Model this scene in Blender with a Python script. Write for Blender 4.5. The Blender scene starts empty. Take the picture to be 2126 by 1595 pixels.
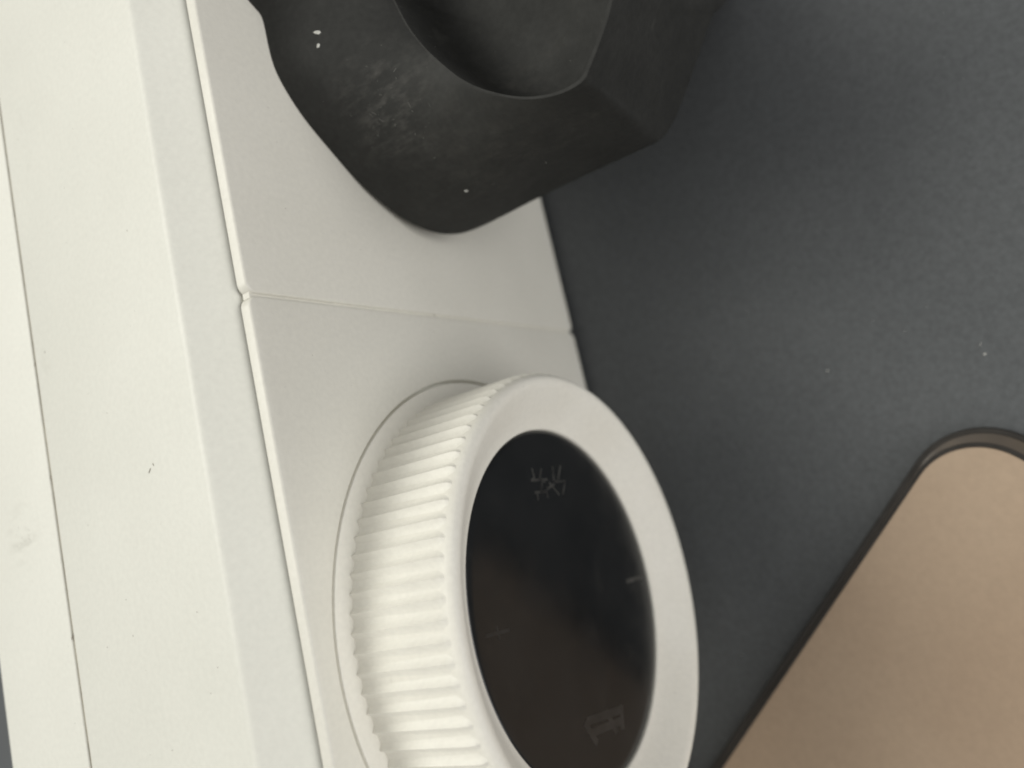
import bpy, bmesh, math, random
from mathutils import Matrix, Vector
from mathutils.geometry import tessellate_polygon
random.seed(4)
MM = 0.001                                   # everything below is written in millimetres
scene = bpy.context.scene
C = scene.collection

# ---------------------------------------------------------------- camera
cam_data = bpy.data.cameras.new('camera')
cam = bpy.data.objects.new('camera', cam_data); C.objects.link(cam)
cam.matrix_world = (Matrix.Translation(Vector((12.93, -68.61, 96.37)) * MM)
                    @ Matrix.Rotation(-0.2776, 4, 'Z') @ Matrix.Rotation(0.5764, 4, 'X') @ Matrix.Rotation(-1.5597, 4, 'Z'))
cam_data.sensor_width = 36
cam_data.lens = 1718.63 / 2126 * 36
cam_data.clip_start = 0.004; cam_data.clip_end = 20
cam_data.dof.use_dof = True
cam_data.dof.focus_distance = 0.095
cam_data.dof.aperture_fstop = 15
scene.camera = cam

# ---------------------------------------------------------------- room light
world = bpy.data.worlds.new('World'); scene.world = world
world.use_nodes = True
world.node_tree.nodes['Background'].inputs[0].default_value = (1.0, 0.985, 0.95, 1)
world.node_tree.nodes['Background'].inputs[1].default_value = 0.43
def area(name, loc, target, size, energy, color):
    d = bpy.data.lights.new(name, 'AREA'); d.shape = 'RECTANGLE'
    d.size, d.size_y = size; d.energy = energy; d.color = color
    o = bpy.data.objects.new(name, d); C.objects.link(o)
    o.location = loc
    o.rotation_euler = (Vector(target) - Vector(loc)).to_track_quat('-Z', 'Y').to_euler()
    return o
area('ceiling_lamp', (0.34, 0.50, 1.02), (0.03, 0, 0), (0.7, 0.6), 8.3, (1.0, 0.985, 0.90))
area('front_fill', (-0.40, -1.55, 0.12), (0.05, -0.03, 0), (1.5, 0.9), 15.5, (1.0, 0.98, 0.96))  # fill light added low in front to brighten the panel and soften shadows
vs = scene.view_settings
vs.view_transform = 'Standard'; vs.look = 'None'; vs.exposure = 0; vs.gamma = 1; vs.use_curve_mapping = False
scene.cycles.filter_width = 2.0
scene.render.resolution_x = 1024; scene.render.resolution_y = 768

# ---------------------------------------------------------------- materials
def material(name, c0, c1, rough=(0.4, 0.5), scale=60, bump=0.0, bump_scale=900, spec=0.5, coat=0.0, stretch=(1, 1, 1), detail=4, rough_scale=None):
    m = bpy.data.materials.new(name); m.use_nodes = True
    nt = m.node_tree; b = nt.nodes['Principled BSDF']
    tc = nt.nodes.new('ShaderNodeTexCoord'); mp = nt.nodes.new('ShaderNodeMapping')
    mp.inputs['Scale'].default_value = stretch
    nt.links.new(tc.outputs['Object'], mp.inputs[0])
    n = nt.nodes.new('ShaderNodeTexNoise'); n.inputs['Scale'].default_value = scale; n.inputs['Detail'].default_value = detail
    nt.links.new(mp.outputs[0], n.inputs['Vector'])
    r = nt.nodes.new('ShaderNodeValToRGB')
    r.color_ramp.elements[0].position = 0.33; r.color_ramp.elements[0].color = (*c0, 1)
    r.color_ramp.elements[1].position = 0.67; r.color_ramp.elements[1].color = (*c1, 1)
    nt.links.new(n.outputs['Fac'], r.inputs[0]); nt.links.new(r.outputs[0], b.inputs['Base Color'])
    n2 = nt.nodes.new('ShaderNodeTexNoise'); n2.inputs['Scale'].default_value = rough_scale or scale * 2.3; n2.inputs['Detail'].default_value = 5
    nt.links.new(mp.outputs[0], n2.inputs['Vector'])
    mr = nt.nodes.new('ShaderNodeMapRange'); mr.inputs[1].default_value = 0.3; mr.inputs[2].default_value = 0.7
    mr.inputs[3].default_value, mr.inputs[4].default_value = rough
    nt.links.new(n2.outputs['Fac'], mr.inputs[0]); nt.links.new(mr.outputs[0], b.inputs['Roughness'])
    b.inputs['Specular IOR Level'].default_value = spec
    b.inputs['Coat Weight'].default_value = coat
    if bump:
        n3 = nt.nodes.new('ShaderNodeTexNoise'); n3.inputs['Scale'].default_value = bump_scale; n3.inputs['Detail'].default_value = 3
        nt.links.new(tc.outputs['Object'], n3.inputs['Vector'])
        bp = nt.nodes.new('ShaderNodeBump'); bp.inputs['Strength'].default_value = bump; bp.inputs['Distance'].default_value = 0.0002
        nt.links.new(n3.outputs['Fac'], bp.inputs['Height']); nt.links.new(bp.outputs[0], b.inputs['Normal'])
    return m
def add_specks(m, color, scale, lo, hi, amount):
    """small irregular stains laid over the base colour"""
    nt = m.node_tree; b = nt.nodes['Principled BSDF']
    src = b.inputs['Base Color'].links[0].from_socket
    tc = nt.nodes['Texture Coordinate']
    n = nt.nodes.new('ShaderNodeTexNoise'); n.inputs['Scale'].default_value = scale; n.inputs['Detail'].default_value = 6
    nt.links.new(tc.outputs['Object'], n.inputs['Vector'])
    mr = nt.nodes.new('ShaderNodeMapRange'); mr.inputs[1].default_value = lo; mr.inputs[2].default_value = hi
    mr.inputs[3].default_value = 0; mr.inputs[4].default_value = amount
    nt.links.new(n.outputs['Fac'], mr.inputs[0])
    mx = nt.nodes.new('ShaderNodeMix'); mx.data_type = 'RGBA'
    nt.links.new(mr.outputs[0], mx.inputs[0]); nt.links.new(src, mx.inputs[6]); mx.inputs[7].default_value = (*color, 1)
    nt.links.new(mx.outputs[2], b.inputs['Base Color'])
M = {}
M['shell'] = material('white_shell_plastic', (.775, .775, .71), (.81, .81, .745), (.42, .52), 45, .10, 2600)
add_specks(M['shell'], (.50, .49, .42), 75, .68, .80, .35)
M['panel'] = material('white_panel_plastic', (.75, .735, .665), (.79, .775, .705), (.36, .48), 50, .10, 2400)
add_specks(M['panel'], (.48, .46, .40), 420, .70, .80, .45)
M['knob'] = material('white_knob_plastic', (.83, .81, .735), (.86, .845, .775), (.45, .55), 90, .16, 2200)
add_specks(M['knob'], (.55, .52, .46), 520, .72, .82, .4)
M['dirt'] = material('seam_dirt', (.20, .17, .12), (.50, .46, .37), (.8, .9), 260)
M['glass'] = material('black_glass', (.009, .010, .011), (.013, .014, .015), (.16, .26), 120, 0, spec=.4, rough_scale=300)
add_specks(M['glass'], (.030, .030, .028), 210, .60, .85, .6)
M['mark'] = material('grey_print', (.014, .014, .014), (.058, .058, .054), (.4, .5), 700)
M['mark_faint'] = material('faint_grey_print', (.011, .011, .011), (.026, .025, .024), (.35, .45), 500)
M['grip'] = material('black_moulded_plastic', (.022, .0225, .021), (.030, .0305, .0285), (.66, .76), 120, .12, 2200, spec=.35)
add_specks(M['grip'], (.10, .10, .09), 190, .66, .84, .45)
M['table'] = material('dark_grey_tabletop', (.103, .110, .116), (.115, .122, .128), (.66, .74), 30, .10, 2600, spec=.3)
add_specks(M['table'], (.10, .10, .10), 900, .72, .80, .5)
M['tan'] = material('tan_leather', (.41, .30, .21), (.465, .35, .25), (.55, .65), 30, .15, 1500)
M['edging'] = material('black_edging', (.026, .023, .020), (.036, .032, .028), (.75, .85), 200)
M['smoky'] = material('smoky_brown_band', (.060, .046, .034), (.10, .075, .052), (.35, .5), 120)
M['foot'] = material('rubber_foot', (.02, .02, .02), (.03, .03, .03), (.7, .8), 200)
M['rub'] = material('rubbed_grey', (.055, .055, .05), (.11, .11, .10), (.6, .7), 900)
M['speck'] = material('dirt_speck', (.18, .16, .13), (.34, .31, .26), (.8, .9), 900)
M['lint'] = material('pale_lint', (.55, .55, .52), (.75, .75, .70), (.8, .9), 900)

def add_patch(m, centre, radius, color, scale, amount):
    """one rubbed, scuffed patch with a broken outline"""
    nt = m.node_tree; b = nt.nodes['Principled BSDF']
    src = b.inputs['Base Color'].links[0].from_socket
    co = nt.nodes['Texture Coordinate'].outputs['Object']
    d = nt.nodes.new('ShaderNodeVectorMath'); d.operation = 'DISTANCE'; d.inputs[1].default_value = [c*MM for c in centre]
    nt.links.new(co, d.inputs[0])
    fall = nt.nodes.new('ShaderNodeMapRange'); fall.inputs[1].default_value = radius*MM; fall.inputs[2].default_value = 0
    nt.links.new(d.outputs['Value'], fall.inputs[0])
    mp = nt.nodes.new('ShaderNodeMapping'); mp.inputs['Scale'].default_value = (1, .35, 1); mp.inputs['Rotation'].default_value = (0.4, 0.7, 0.2)
    nt.links.new(co, mp.inputs[0])
    n = nt.nodes.new('ShaderNodeTexNoise'); n.inputs['Scale'].default_value = scale; n.inputs['Detail'].default_value = 7; n.inputs['Roughness'].default_value = .65
    nt.links.new(mp.outputs[0], n.inputs['Vector'])
    mr = nt.nodes.new('ShaderNodeMapRange'); mr.inputs[1].default_value = .48; mr.inputs[2].default_value = .75; mr.inputs[4].default_value = amount
    nt.links.new(n.outputs['Fac'], mr.inputs[0])
    mu = nt.nodes.new('ShaderNodeMath'); mu.operation = 'MULTIPLY'
    nt.links.new(fall.outputs[0], mu.inputs[0]); nt.links.new(mr.outputs[0], mu.inputs[1])
    mx = nt.nodes.new('ShaderNodeMix'); mx.data_type = 'RGBA'
    nt.links.new(mu.outputs[0], mx.inputs[0]); nt.links.new(src, mx.inputs[6]); mx.inputs[7].default_value = (*color, 1)
    nt.links.new(mx.outputs[2], b.inputs['Base Color'])
add_patch(M['grip'], (66, -11, 17), 9, (.13, .125, .115), 800, .7)
add_patch(M['grip'], (60, -20, 8), 16, (.07, .067, .06), 520, .6)
add_patch(M['shell'], (24, 46, 40), 5, (.42, .41, .35), 500, .9)
def add_grain(m, amount, scale=1500):
    """fine moulded texture: a little lightness variation from grain to grain"""
    nt = m.node_tree; b = nt.nodes['Principled BSDF']
    src = b.inputs['Base Color'].links[0].from_socket
    n = nt.nodes.new('ShaderNodeTexNoise'); n.inputs['Scale'].default_value = scale; n.inputs['Detail'].default_value = 2
    nt.links.new(nt.nodes['Texture Coordinate'].outputs['Object'], n.inputs['Vector'])
    mr = nt.nodes.new('ShaderNodeMapRange'); mr.inputs[1].default_value = .25; mr.inputs[2].default_value = .75
    mr.inputs[3].default_value = 1-amount; mr.inputs[4].default_value = 1+amount
    nt.links.new(n.outputs['Fac'], mr.inputs[0])
    mx = nt.nodes.new('ShaderNodeVectorMath'); mx.operation = 'SCALE'
    nt.links.new(src, mx.inputs[0]); nt.links.new(mr.outputs[0], mx.inputs['Scale'])
    nt.links.new(mx.outputs[0], b.inputs['Base Color'])
for k, a, s in (('shell', .030, 1500), ('panel', .035, 1500), ('knob', .035, 1500), ('table', .13, 1300), ('tan', .04, 1000), ('grip', .16, 1300)):
    add_grain(M[k], a, s)

# ---------------------------------------------------------------- helpers
def mesh_from(name, verts, faces, smooth=math.radians(35)):
    me = bpy.data.meshes.new(name)
    me.from_pydata([(v[0] * MM, v[1] * MM, v[2] * MM) for v in verts], [], faces)
    bm = bmesh.new(); bm.from_mesh(me)
    bmesh.ops.remove_doubles(bm, verts=bm.verts, dist=1e-7)
    bmesh.ops.recalc_face_normals(bm, faces=bm.faces)
    for f in bm.faces: f.smooth = bool(smooth)
    bm.to_mesh(me); bm.free()
    if smooth: me.set_sharp_from_angle(angle=smooth)
    return me
def link(name, me, mat, parent=None):
    o = bpy.data.objects.new(name, me); C.objects.link(o)
    if mat and not me.materials: me.materials.append(mat)
    if parent: o.parent = parent
    return o
def tag(o, label=None, cat=None, group=None, kind=None):
    for k, v in (('label', label), ('category', cat), ('group', group), ('kind', kind)):
        if v: o[k] = v
def loft(loops, cap_first=False, cap_last=False, center_last=None):
    """closed loops of equal length joined by quads"""
    n = len(loops[0]); V = [p for l in loops for p in l]; F = []
    for k in range(len(loops) - 1):
        for i in range(n):
            j = (i + 1) % n
            F.append((k*n+i, k*n+j, (k+1)*n+j, (k+1)*n+i))
    if cap_first: F.append(tuple(range(n)))
    if cap_last: F.append(tuple((len(loops)-1)*n + i for i in range(n)))
    if center_last is not None:
        V.append(center_last); b = (len(loops)-1)*n
        for i in range(n): F.append((b+i, b+(i+1) % n, len(V)-1))
    return V, F
def circle(r, y, n=192):
    return [(r*math.cos(2*math.pi*i/n), y, r*math.sin(2*math.pi*i/n)) for i in range(n)]
def rounded_rect(x0, x1, z0, z1, r, seg=6):
    out = []
    for cx, cz, a0 in ((x1-r, z1-r, 0), (x0+r, z1-r, 90), (x0+r, z0+r, 180), (x1-r, z0+r, 270)):
        for k in range(seg+1):
            a = math.radians(a0 + 90*k/seg); out.append((cx + r*math.cos(a), cz + r*math.sin(a)))
    return out
def catmull(pts, per=8):
    n = len(pts); out = []
    P = [Vector(p) for p in pts]
    for i in range(n):
        a, b, c, d = P[i-1], P[i], P[(i+1) % n], P[(i+2) % n]
        for k in range(per):
            t = k/per
            out.append(0.5*((2*b) + (c-a)*t + (2*a-5*b+4*c-d)*t*t + (3*b-a-3*c+d)*t**3))
    return out
GLYPH= [[(17.86, 3.2), (16.63, 3.12), (16.39, 3.98)], [(17.67, 0.96), (16.51, 1.78), (15.92, 0.78)], [(16.39, 3.98), (16.18, 0.03)], [(14.75, 3.76), (14.6, 0.73)], [(15.98, 1.39), (14.75, 2.23)], [(14.69, 3.18), (13.75, 3.43)], [(14.61, 0.88), (13.8, 0.93)], [(17.68, -2.1), (15.86, -1.61)], [(17.68, -4.27), (15.92, -2.8)], [(15.65, -0.38), (13.79, -2.16)], [(15.66, -2.01), (15.5, -4.63)], [(15.5, -4.63), (13.85, -3.19)], [(15.37, -1.55), (14.91, 0.59)]]
DASH= [(-0.64, -15.66), (-0.96, -20.65)]
PLUS= [[(0.23, 20.42), (-0.16, 15.85)], [(0.67, 18.09), (-0.64, 18.07)]]
GO= [(86.2, 0.0, 29.4), (82.7, 0.0, 27.9), (81.5, 0.0, 26.5), (80.3, 0.0, 25.6), (75.7, 0.0, 25.5), (72.3, 0.0, 24.7), (67.8, 0.0, 21.7), (63.4, 0.0, 16.9), (59.4, -0.5, 12.5), (56.5, -1.0, 7.4), (54.9, -2.0, 3.8), (54.4, -3.0, -0.4), (54.7, -6.0, -3.8), (57.0, -15.0, -8.4), (58.4, -22.0, -11.5), (58.0, -28.0, -10.6), (58.2, -32.0, -11.1), (59.4, -33.5, -13.6), (62.4, -35.0, -16.5), (67.8, -38.0, -18.7), (76.5, -42.5, -21.9), (78.3, -43.5, -23.5), (82.0, -44.5, -28.3), (94.9, -45.0, -44.2)]
GL= [(82.89, -13.92, 19.0), (79.62, -14.87, 19.0), (78.39, -15.27, 19.0), (77.16, -15.68, 19.0), (75.61, -16.07, 19.0), (73.68, -16.58, 19.0), (71.9, -17.21, 19.0), (69.94, -18.09, 19.0), (67.94, -19.09, 19.0), (65.86, -20.41, 19.0), (63.88, -21.72, 19.0), (62.15, -23.07, 19.0), (59.69, -25.57, 19.0), (56.91, -29.54, 19.0), (55.59, -32.72, 19.0), (55.12, -35.08, 19.0), (55.21, -36.92, 19.0), (55.54, -37.72, 19.0), (56.31, -38.41, 19.0), (58.03, -39.93, 19.0), (60.18, -41.62, 19.0), (61.01, -42.13, 19.0), (62.2, -42.8, 19.0), (64.9, -44.1, 19.0)]

# ---------------------------------------------------------------- tabletop
TZ = -39.6
me = mesh_from('tabletop', [(-700, -700, TZ), (900, -700, TZ), (900, 700, TZ), (-700, 700, TZ),
                            (-700, -700, TZ-25), (900, -700, TZ-25), (900, 700, TZ-25), (-700, 700, TZ-25)],
               [(0,1,2,3), (7,6,5,4), (0,4,5,1), (1,5,6,2), (2,6,7,3), (3,7,4,0)], None)
tabletop = link('tabletop', me, M['table']); tag(tabletop, 'dark grey matte tabletop under the white appliance', kind='structure')

# ---------------------------------------------------------------- white appliance
appliance = bpy.data.objects.new('white_appliance', None); C.objects.link(appliance)
appliance.location = (0.035, 0.03, TZ*MM)
tag(appliance, 'white plastic appliance with a big ribbed dial set in its front panel', 'appliance')
def part(name, me, mat, parent=appliance):
    o = link(name, me, mat, parent)
    if parent is appliance: o.matrix_parent_inverse = Matrix.Translation(-appliance.location)
    return o
X0, X1 = -78, 152
def extrude_x(profile, x0, x1):
    n = len(profile)
    V = [(x, y, z) for x in (x0, x1) for (y, z) in profile]
    F = [(i, (i+1) % n, n+(i+1) % n, n+i) for i in range(n)] + [tuple(range(n)), tuple(range(2*n-1, n-1, -1))]
    return V, F
def arc(cy, cz, r, a0, a1, n=8):
    return [(cy + r*math.cos(math.radians(a0+(a1-a0)*k/n)), cz + r*math.sin(math.radians(a0+(a1-a0)*k/n))) for k in range(n+1)]
# front shell: upright behind the panels, sloping shoulder, flat top as far as the seam
prof = [(1.5, -37), (1.5, 34.9), (1.95, 34.95), (1.98, 35.45), (2.1, 35.62), (2.35, 35.8),
        (6.1, 39.53), (6.25, 39.67), (6.4, 39.79), (6.6, 39.9), (6.85, 39.97), (7.15, 40.0),
        (36.85, 40.0), (36.98, 39.96), (37.05, 39.85), (37.05, -37)]
front_shell = part('front_shell', mesh_from('front_shell', *extrude_x(prof, X0, X1), math.radians(50)), M['shell'])
prof = [(37.6, -37), (37.6, 39.8), (37.66, 39.92), (37.8, 39.97)] + arc(55.8, 37.97, 2.0, 90, 0) + [(57.8, -37)]
rear_shell = part('rear_shell', mesh_from('rear_shell', *extrude_x(prof, X0, X1), math.radians(50)), M['shell'])
seam_fill = part('seam_fill', mesh_from('seam_fill', *extrude_x([(36.9, 38), (36.9, 39.72), (37.7, 39.72), (37.7, 38)], X0+.5, X1-.5), None), M['dirt'])
for fx, fy in ((-66, 10), (140, 10), (-66, 48), (140, 48)):
    V, F = loft([[(p[0]+fx, p[2]+fy, z) for p in circle(r, 0, 24)] for r, z in ((5, TZ), (5.5, TZ+.6), (5.5, -36.5))], True, True)
    part('foot', mesh_from('foot', V, F), M['foot'])
def panel_mesh(name, x0, x1, z0, z1, r=1.25, hole=None):
    def lp(d, y, rr): return [(a, y, b) for a, b in rounded_rect(x0+d, x1-d, z0+d, z1-d, max(rr-d, .05))]
    loops = [lp(0, 1.45, r), lp(0, .30, r), lp(.06, .13, r), lp(.16, .03, r), lp(.30, 0, r)]
    V, F = loft(loops)
    outer = loops[-1]; base = (len(loops)-1)*len(outer)
    if hole:
        h = [circle(hole + .05, 0), circle(hole + .02, .03), circle(hole, .10), circle(hole, 2.6)]
        hb = len(V); V += [p for l in h for p in l]; n = len(h[0])
        for k in range(3):
            for i in range(n): F.append((hb+k*n+i, hb+k*n+(i+1) % n, hb+(k+1)*n+(i+1) % n, hb+(k+1)*n+i))
        tri = tessellate_polygon([[Vector((p[0], p[2], 0)) for p in outer], [Vector((p[0], p[2], 0)) for p in h[0]]])
        no = len(outer)
        for t in tri: F.append(tuple(base+i if i < no else hb+i-no for i in t))
    else:
        F.append(tuple(base+i for i in range(len(outer))))
    return mesh_from(name, V, F, math.radians(40))
dial_panel = part('front_panel', panel_mesh('dial_panel', X0+.6, 42.38, -38.2, 35.95, hole=33.0), M['panel'])
dial_panel['label'] = 'front panel section holding the dial'
side_panel = part('front_panel', panel_mesh('plain_panel', 42.72, X1-.6, -38.2, 35.95), M['panel'])
side_panel['label'] = 'front panel section behind the black grip'

part('seam_strip', mesh_from('seam_strip', *extrude_x([(.42, -37.6), (.42, 35.4), (1.48, 35.4), (1.48, -37.6)], 42.2, 42.9), None), M['panel'])
# dial: smooth ring and collar, ribs, glass face with its print
prof = [(32.6, 2.4), (32.6, .10), (32.55, .04), (32.4, .02), (30.6, .02), (30.05, -.06), (29.95, -12.4), (30.02, -12.9), (30.0, -13.4),
        (29.88, -13.8), (29.62, -14.1), (29.25, -14.28), (28.85, -14.3), (28.4, -14.15), (27.9, -13.85),
        (25.6, -12.1), (24.2, -11.1), (23.6, -10.8), (23.3, -10.68), (23.14, -10.6), (23.05, -10.42), (23.05, -9.4)]
V, F = loft([circle(r, y) for r, y in prof])
dial = part('dial', mesh_from('dial', V, F, math.radians(48)), M['knob'])
dial['label'] = 'white ribbed dial with black glass face'
NR = 90
pitch = 2*math.pi*30/NR
def rib_mesh():
    V, F = [], []
    st = [(-.05, 1.0), (-12.2, 1.0), (-12.95, .80), (-13.3, .25)]
    ts = [-1, -.62, -.28, 0, .28, .62, 1]
    hs = [0, .20, .56, 1, .56, .20, 0]
    for y, k in st:
        for t, h in zip(ts, hs):
            V.append((29.90 + .64*h*k, y, t*pitch*.502))
    n = len(ts)
    for s in range(len(st)-1):
        for i in range(n-1): F.append((s*n+i, s*n+i+1, (s+1)*n+i+1, (s+1)*n+i))
    F.append(tuple((len(st)-1)*n+i for i in range(n)))
    F.append(tuple(range(n)))
    return mesh_from('rib', V, F, math.radians(42))
rm = rib_mesh(); rm.materials.append(M['knob'])
for k in range(NR):
    o = link('rib', rm, None, dial)
    o.rotation_euler = (0, 2*math.pi*(k+.35)/NR, 0)
V, F = loft([circle(r, y, 128) for r, y in ((23.3, -9.6), (23.0, -10.15), (22.8, -10.36), (22.45, -10.45), (21.5, -10.47))], center_last=(0, -10.47, 0))
glass = link('glass_face', mesh_from('glass_face', V, F), M['glass'], dial)

def ribbon(lines, w, y, name):
    V, F = [], []
    for k, line in enumerate(lines):
        P = [Vector(p) for p in line]
        yy = y - .0006*k
        for i in range(len(P)-1):
            d = (P[i+1]-P[i]).normalized(); s = Vector((-d.y, d.x))*w/2; e = d*w*.25
            a, b = P[i]-e, P[i+1]+e
            q = len(V); yy -= .0003
            for p in (a-s, b-s, b+s, a+s): V.append((p.x, yy, p.y))
            F.append((q, q+1, q+2, q+3))
    return mesh_from(name, V, F, None)
link('printed_characters', ribbon(GLYPH, .36, -10.478, 'printed_characters'), M['mark'], dial)
link('printed_dash', ribbon([DASH], .62, -10.478, 'printed_dash'), M['mark'], dial)
link('printed_plus', ribbon(PLUS, .40, -10.478, 'printed_plus'), M['mark_faint'], dial)
ICON = [[(-14.5, 3.6), (-15.9, -5.4)], [(-16.0, 3.6), (-17.2, -4.8)], [(-14.7, 4.2), (-17.4, 2.6)], [(-15.0, -1.5), (-17.9, -2.8)], [(-15.6, -5.6), (-18.0, -4.6)]]
link('printed_icon', ribbon(ICON, 1.0, -10.478, 'printed_icon'), M['mark_faint'], dial)

# ---------------------------------------------------------------- black grip on the front panel
GO[-1] = (90.5, -44.6, -35.5)
GO += [(104, -44, -37.5), (118, -36, -36), (127, -18, -10), (120, -3, 18), (103, 0, 28.5)]
GL += [(76, -41.0, 19), (88, -38, 19), (96, -32, 19), (97, -25, 19), (90, -19, 19)]
PER = 7
def relax(loop, k, keep_x=0.0):
    for _ in range(k):
        loop = [(loop[i-1] + loop[i]*2 + loop[(i+1) % len(loop)])/4 for i in range(len(loop))]
    return loop
Oc = relax(catmull(GO, PER), 4); Lc = relax(catmull(GL, PER), 10)
n = len(Oc)
cen = sum(Lc, Vector())/n
def lerp(a, b, t): return a + (b-a)*t
toward = Vector((-.12, -.62, .78))
loops = []
base = []
for p in Oc:                                    # the foot of the grip, pushed into the panel
    q = Vector((lerp(p.x, 90, .10), .25, lerp(p.z, 0, .10))); base.append(q)
loops.append(base)
loops.append([lerp(b, p, .55) + Vector((lerp(p.x, 90, .03)-p.x, 0, 0)) for b, p in zip(base, Oc)])
loops.append(Oc)
for t, h in ((.10, 1.2), (.25, 2.3), (.45, 3.0), (.65, 2.9), (.82, 2.1), (.93, 1.0), (.98, .35)):
    row = []
    for i, (a, b) in enumerate(zip(Oc, Lc)):
        # the side away from the panel stays flat, the rest bulges
        flat = (.35+.65*min(1, max(0, i-3*PER)/(6*PER))) if i < 15*PER else .35 if i > 25*PER else (max(.12, 1-(i-15*PER)/(2.5*PER)) if i < 22*PER else .4)
        row.append(lerp(a, b, t) + toward*h*flat)
    loops.append(row)
loops.append(Lc)
def shrink(k, dz, dy=0): return [lerp(cen, p, k) + Vector((0, dy, -dz)) for p in Lc]
loops += [shrink(.975, -.05), shrink(.965, .5), shrink(.955, 3), shrink(.93, 5.5), shrink(.88, 7.6), shrink(.78, 9.0), shrink(.62, 9.8), shrink(.4, 10.2), shrink(.2, 10.3)]
V, F = loft([[tuple(p) for p in l] for l in loops], True, False, tuple(cen + Vector((0, 0, -10.3))))
grip = link('black_grip', mesh_from('black_grip', V, F, math.radians(38)), M['grip'])
tag(grip, 'black moulded plastic grip with rounded end and hollow top, against the white panel', 'grip')

# ---------------------------------------------------------------- tan pad with dark edging
ux, uy = Vector((.697, -.717)), Vector((-.717, -.697))     # along the edge seen, and away from it
P0 = Vector((-36.8, -4.75))
def pad_loop(ins_edge, ins_end, z, r=10.3, L=64.5, Wd=150):
    """rounded rectangle: a along ux (-r .. L), b along uy (0 .. Wd)"""
    a0, a1, b0, b1 = -r+ins_end, L+9.0-ins_end, ins_edge, Wd-ins_end
    rr = r - min(ins_edge, ins_end)
    return [(P0.x + ux.x*a + uy.x*b, P0.y + ux.y*a + uy.y*b, z) for a, b in rounded_rect(a0, a1, b0, b1, rr, 14)]
pad = bpy.data.objects.new('tan_pad', None); C.objects.link(pad)
pad.location = (-0.05, -0.1, TZ*MM)
tag(pad, 'flat tan pad with rounded corner and black edging lying on dark tabletop', 'pad')
def ppart(name, V, F, mat):
    o = link(name, mesh_from(name, V, F, math.radians(40)), mat, pad); o.matrix_parent_inverse = Matrix.Translation(-pad.location); return o
PZ = -37.4
ppart('top_sheet', *loft([pad_loop(1.4, 2.9, TZ+.6), pad_loop(1.4, 2.9, PZ-.25), pad_loop(1.55, 3.05, PZ-.05), pad_loop(2.0, 3.6, PZ)], True, True), M['tan'])
ppart('edging', *loft([pad_loop(0, 0, TZ), pad_loop(0, 0, PZ-.3), pad_loop(.15, .15, PZ), pad_loop(.4, .4, PZ+.03), pad_loop(.65, .65, PZ+.03), pad_loop(.85, .85, PZ-.2), pad_loop(.85, .85, TZ)]), M['edging'])
ppart('edge_band', *loft([pad_loop(.8, .8, TZ+.3), pad_loop(.8, .8, PZ-.15), pad_loop(.95, 2.3, PZ-.08), pad_loop(1.0, 2.35, TZ+.3)]), M['smoky'])
ppart('inner_edging', *loft([pad_loop(.9, 2.25, TZ+.4), pad_loop(.9, 2.25, PZ-.1), pad_loop(1.0, 2.4, PZ+.03), pad_loop(1.4, 2.85, PZ+.03), pad_loop(1.6, 3.1, PZ-.15), pad_loop(1.6, 3.1, TZ+.4)]), M['edging'])

# ---------------------------------------------------------------- lint and dust lying about
def fleck(V, F, p, nrm, size, ln=1.0):
    nrm = Vector(nrm).normalized(); t = nrm.orthogonal().normalized()
    t = Matrix.Rotation(random.random()*6.28, 3, nrm) @ t; b = nrm.cross(t)
    q = len(V); k = 6
    for i in range(k):
        a = 6.283*i/k; rr = size*random.uniform(.55, 1)
        V.append(tuple(Vector(p) + t*math.cos(a)*rr*ln + b*math.sin(a)*rr + nrm*.02))
    V.append(tuple(Vector(p) + nrm*(.02+size*.35)))
    for i in range(k): F.append((q+i, q+(i+1) % k, q+k))
V, F = [], []
for p, s, l in (((19.93, -62.46, TZ), .20, 1.5), ((21.4, -62.3, TZ), .05, 9), ((23.49, -41.14, TZ), .14, 1)):
    fleck(V, F, p, (0, 0, 1), s, l)
for k in range(30):
    fleck(V, F, (random.uniform(-20, 70), random.uniform(-85, -12), TZ), (0, 0, 1), random.uniform(.02, .055), random.uniform(1, 2.5))
dust = link('dust', mesh_from('dust', V, F, None), M['lint'])
tag(dust, 'pale specks of dust scattered over the dark tabletop', 'dust', kind='stuff')
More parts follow.
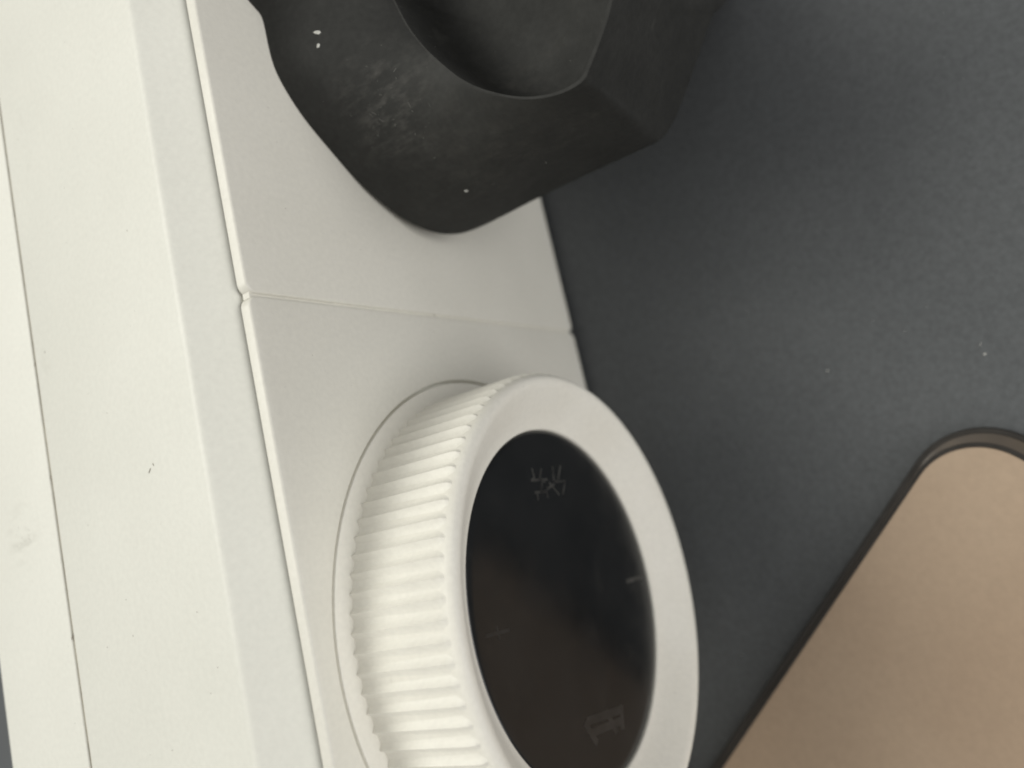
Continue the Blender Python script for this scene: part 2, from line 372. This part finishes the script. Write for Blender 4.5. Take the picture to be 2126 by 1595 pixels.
# pale chips and rubbed streaks on the grip
from mathutils.bvhtree import BVHTree
bvh = BVHTree.FromPolygons([v.co for v in grip.data.vertices], [p.vertices[:] for p in grip.data.polygons])
V, F = [], []
def on_grip(p, s, l):
    q, nn, _, _ = bvh.find_nearest(Vector(p)*MM)
    if q is not None: fleck(V, F, q/MM, nn, s, l)
on_grip((74, -6, 21), .36, 1.2); on_grip((75.2, -6.2, 21.2), .3, 2.0); on_grip((57.8, -12, 5.8), .26, 1.6); on_grip((62.8, -15, 4), .12, 1); on_grip((60, -22, 2), .12, 1)
grip_lint = link('chip', mesh_from('chip', V, F, None), M['lint'], grip); grip_lint['kind'] = 'stuff'
V, F = [], []
for k in range(46):
    on_grip((66 + random.gauss(0, 2.2), -11 + random.gauss(0, 3), 16 + random.gauss(0, 3)), random.uniform(.03, .10), random.uniform(2, 7))
for k in range(70):
    on_grip((random.uniform(56, 84), random.uniform(-36, -2), random.uniform(-8, 24)), random.uniform(.02, .06), random.uniform(1, 3))
rub = link('rub_marks', mesh_from('rub_marks', V, F, None), M['rub'], grip); rub['kind'] = 'stuff'
# dark specks on the white plastic
V, F = [], []
for p, nn, s, l in (((26.5, 16.4, 40.0), (0, 0, 1), .10, 5), ((27, 15.6, 40.0), (0, 0, 1), .10, 3), ((8, 30, 40.0), (0, 0, 1), .08, 1.5), ((10, 12, 40.0), (0, 0, 1), .10, 1),
                    ((30, 37.25, 39.95), (0, 0, 1), .22, 2), ((45, 37.25, 39.95), (0, 0, 1), .2, 2), ((10, 37.25, 39.95), (0, 0, 1), .25, 3), ((42.6, 0, 3), (0, -1, 0), .12, 2)):
    fleck(V, F, p, nn, s, l)
for k in range(40): fleck(V, F, (random.uniform(-10, 90), random.uniform(10, 56), 40.0), (0, 0, 1), random.uniform(.02, .06), random.uniform(1, 4))
for k in range(16): fleck(V, F, (23.9+random.gauss(0, .7), 45.6+random.gauss(0, 1.6), 39.97), (0, 0, 1), random.uniform(.02, .05), random.uniform(2, 6))
for k in range(110):
    x, z = random.uniform(-25, 70), random.uniform(-35, 34)
    if math.hypot(x, z) > 34: fleck(V, F, (x, 0, z), (0, -1, 0), random.uniform(.015, .05), random.uniform(1, 4))
for k in range(40):
    a = random.uniform(0, 6.283); rr = random.uniform(24, 29)
    y = -10.7 - (rr-23.2)*.66
    fleck(V, F, (rr*math.cos(a), y, rr*math.sin(a)), (-.5*math.cos(a), -.85, -.5*math.sin(a)), random.uniform(.02, .07), random.uniform(1, 2))
specks = link('dirt_specks', mesh_from('dirt_specks', V, F, None), M['speck'])
tag(specks, 'small dark specks of dirt on the white plastic', 'dirt', kind='stuff')
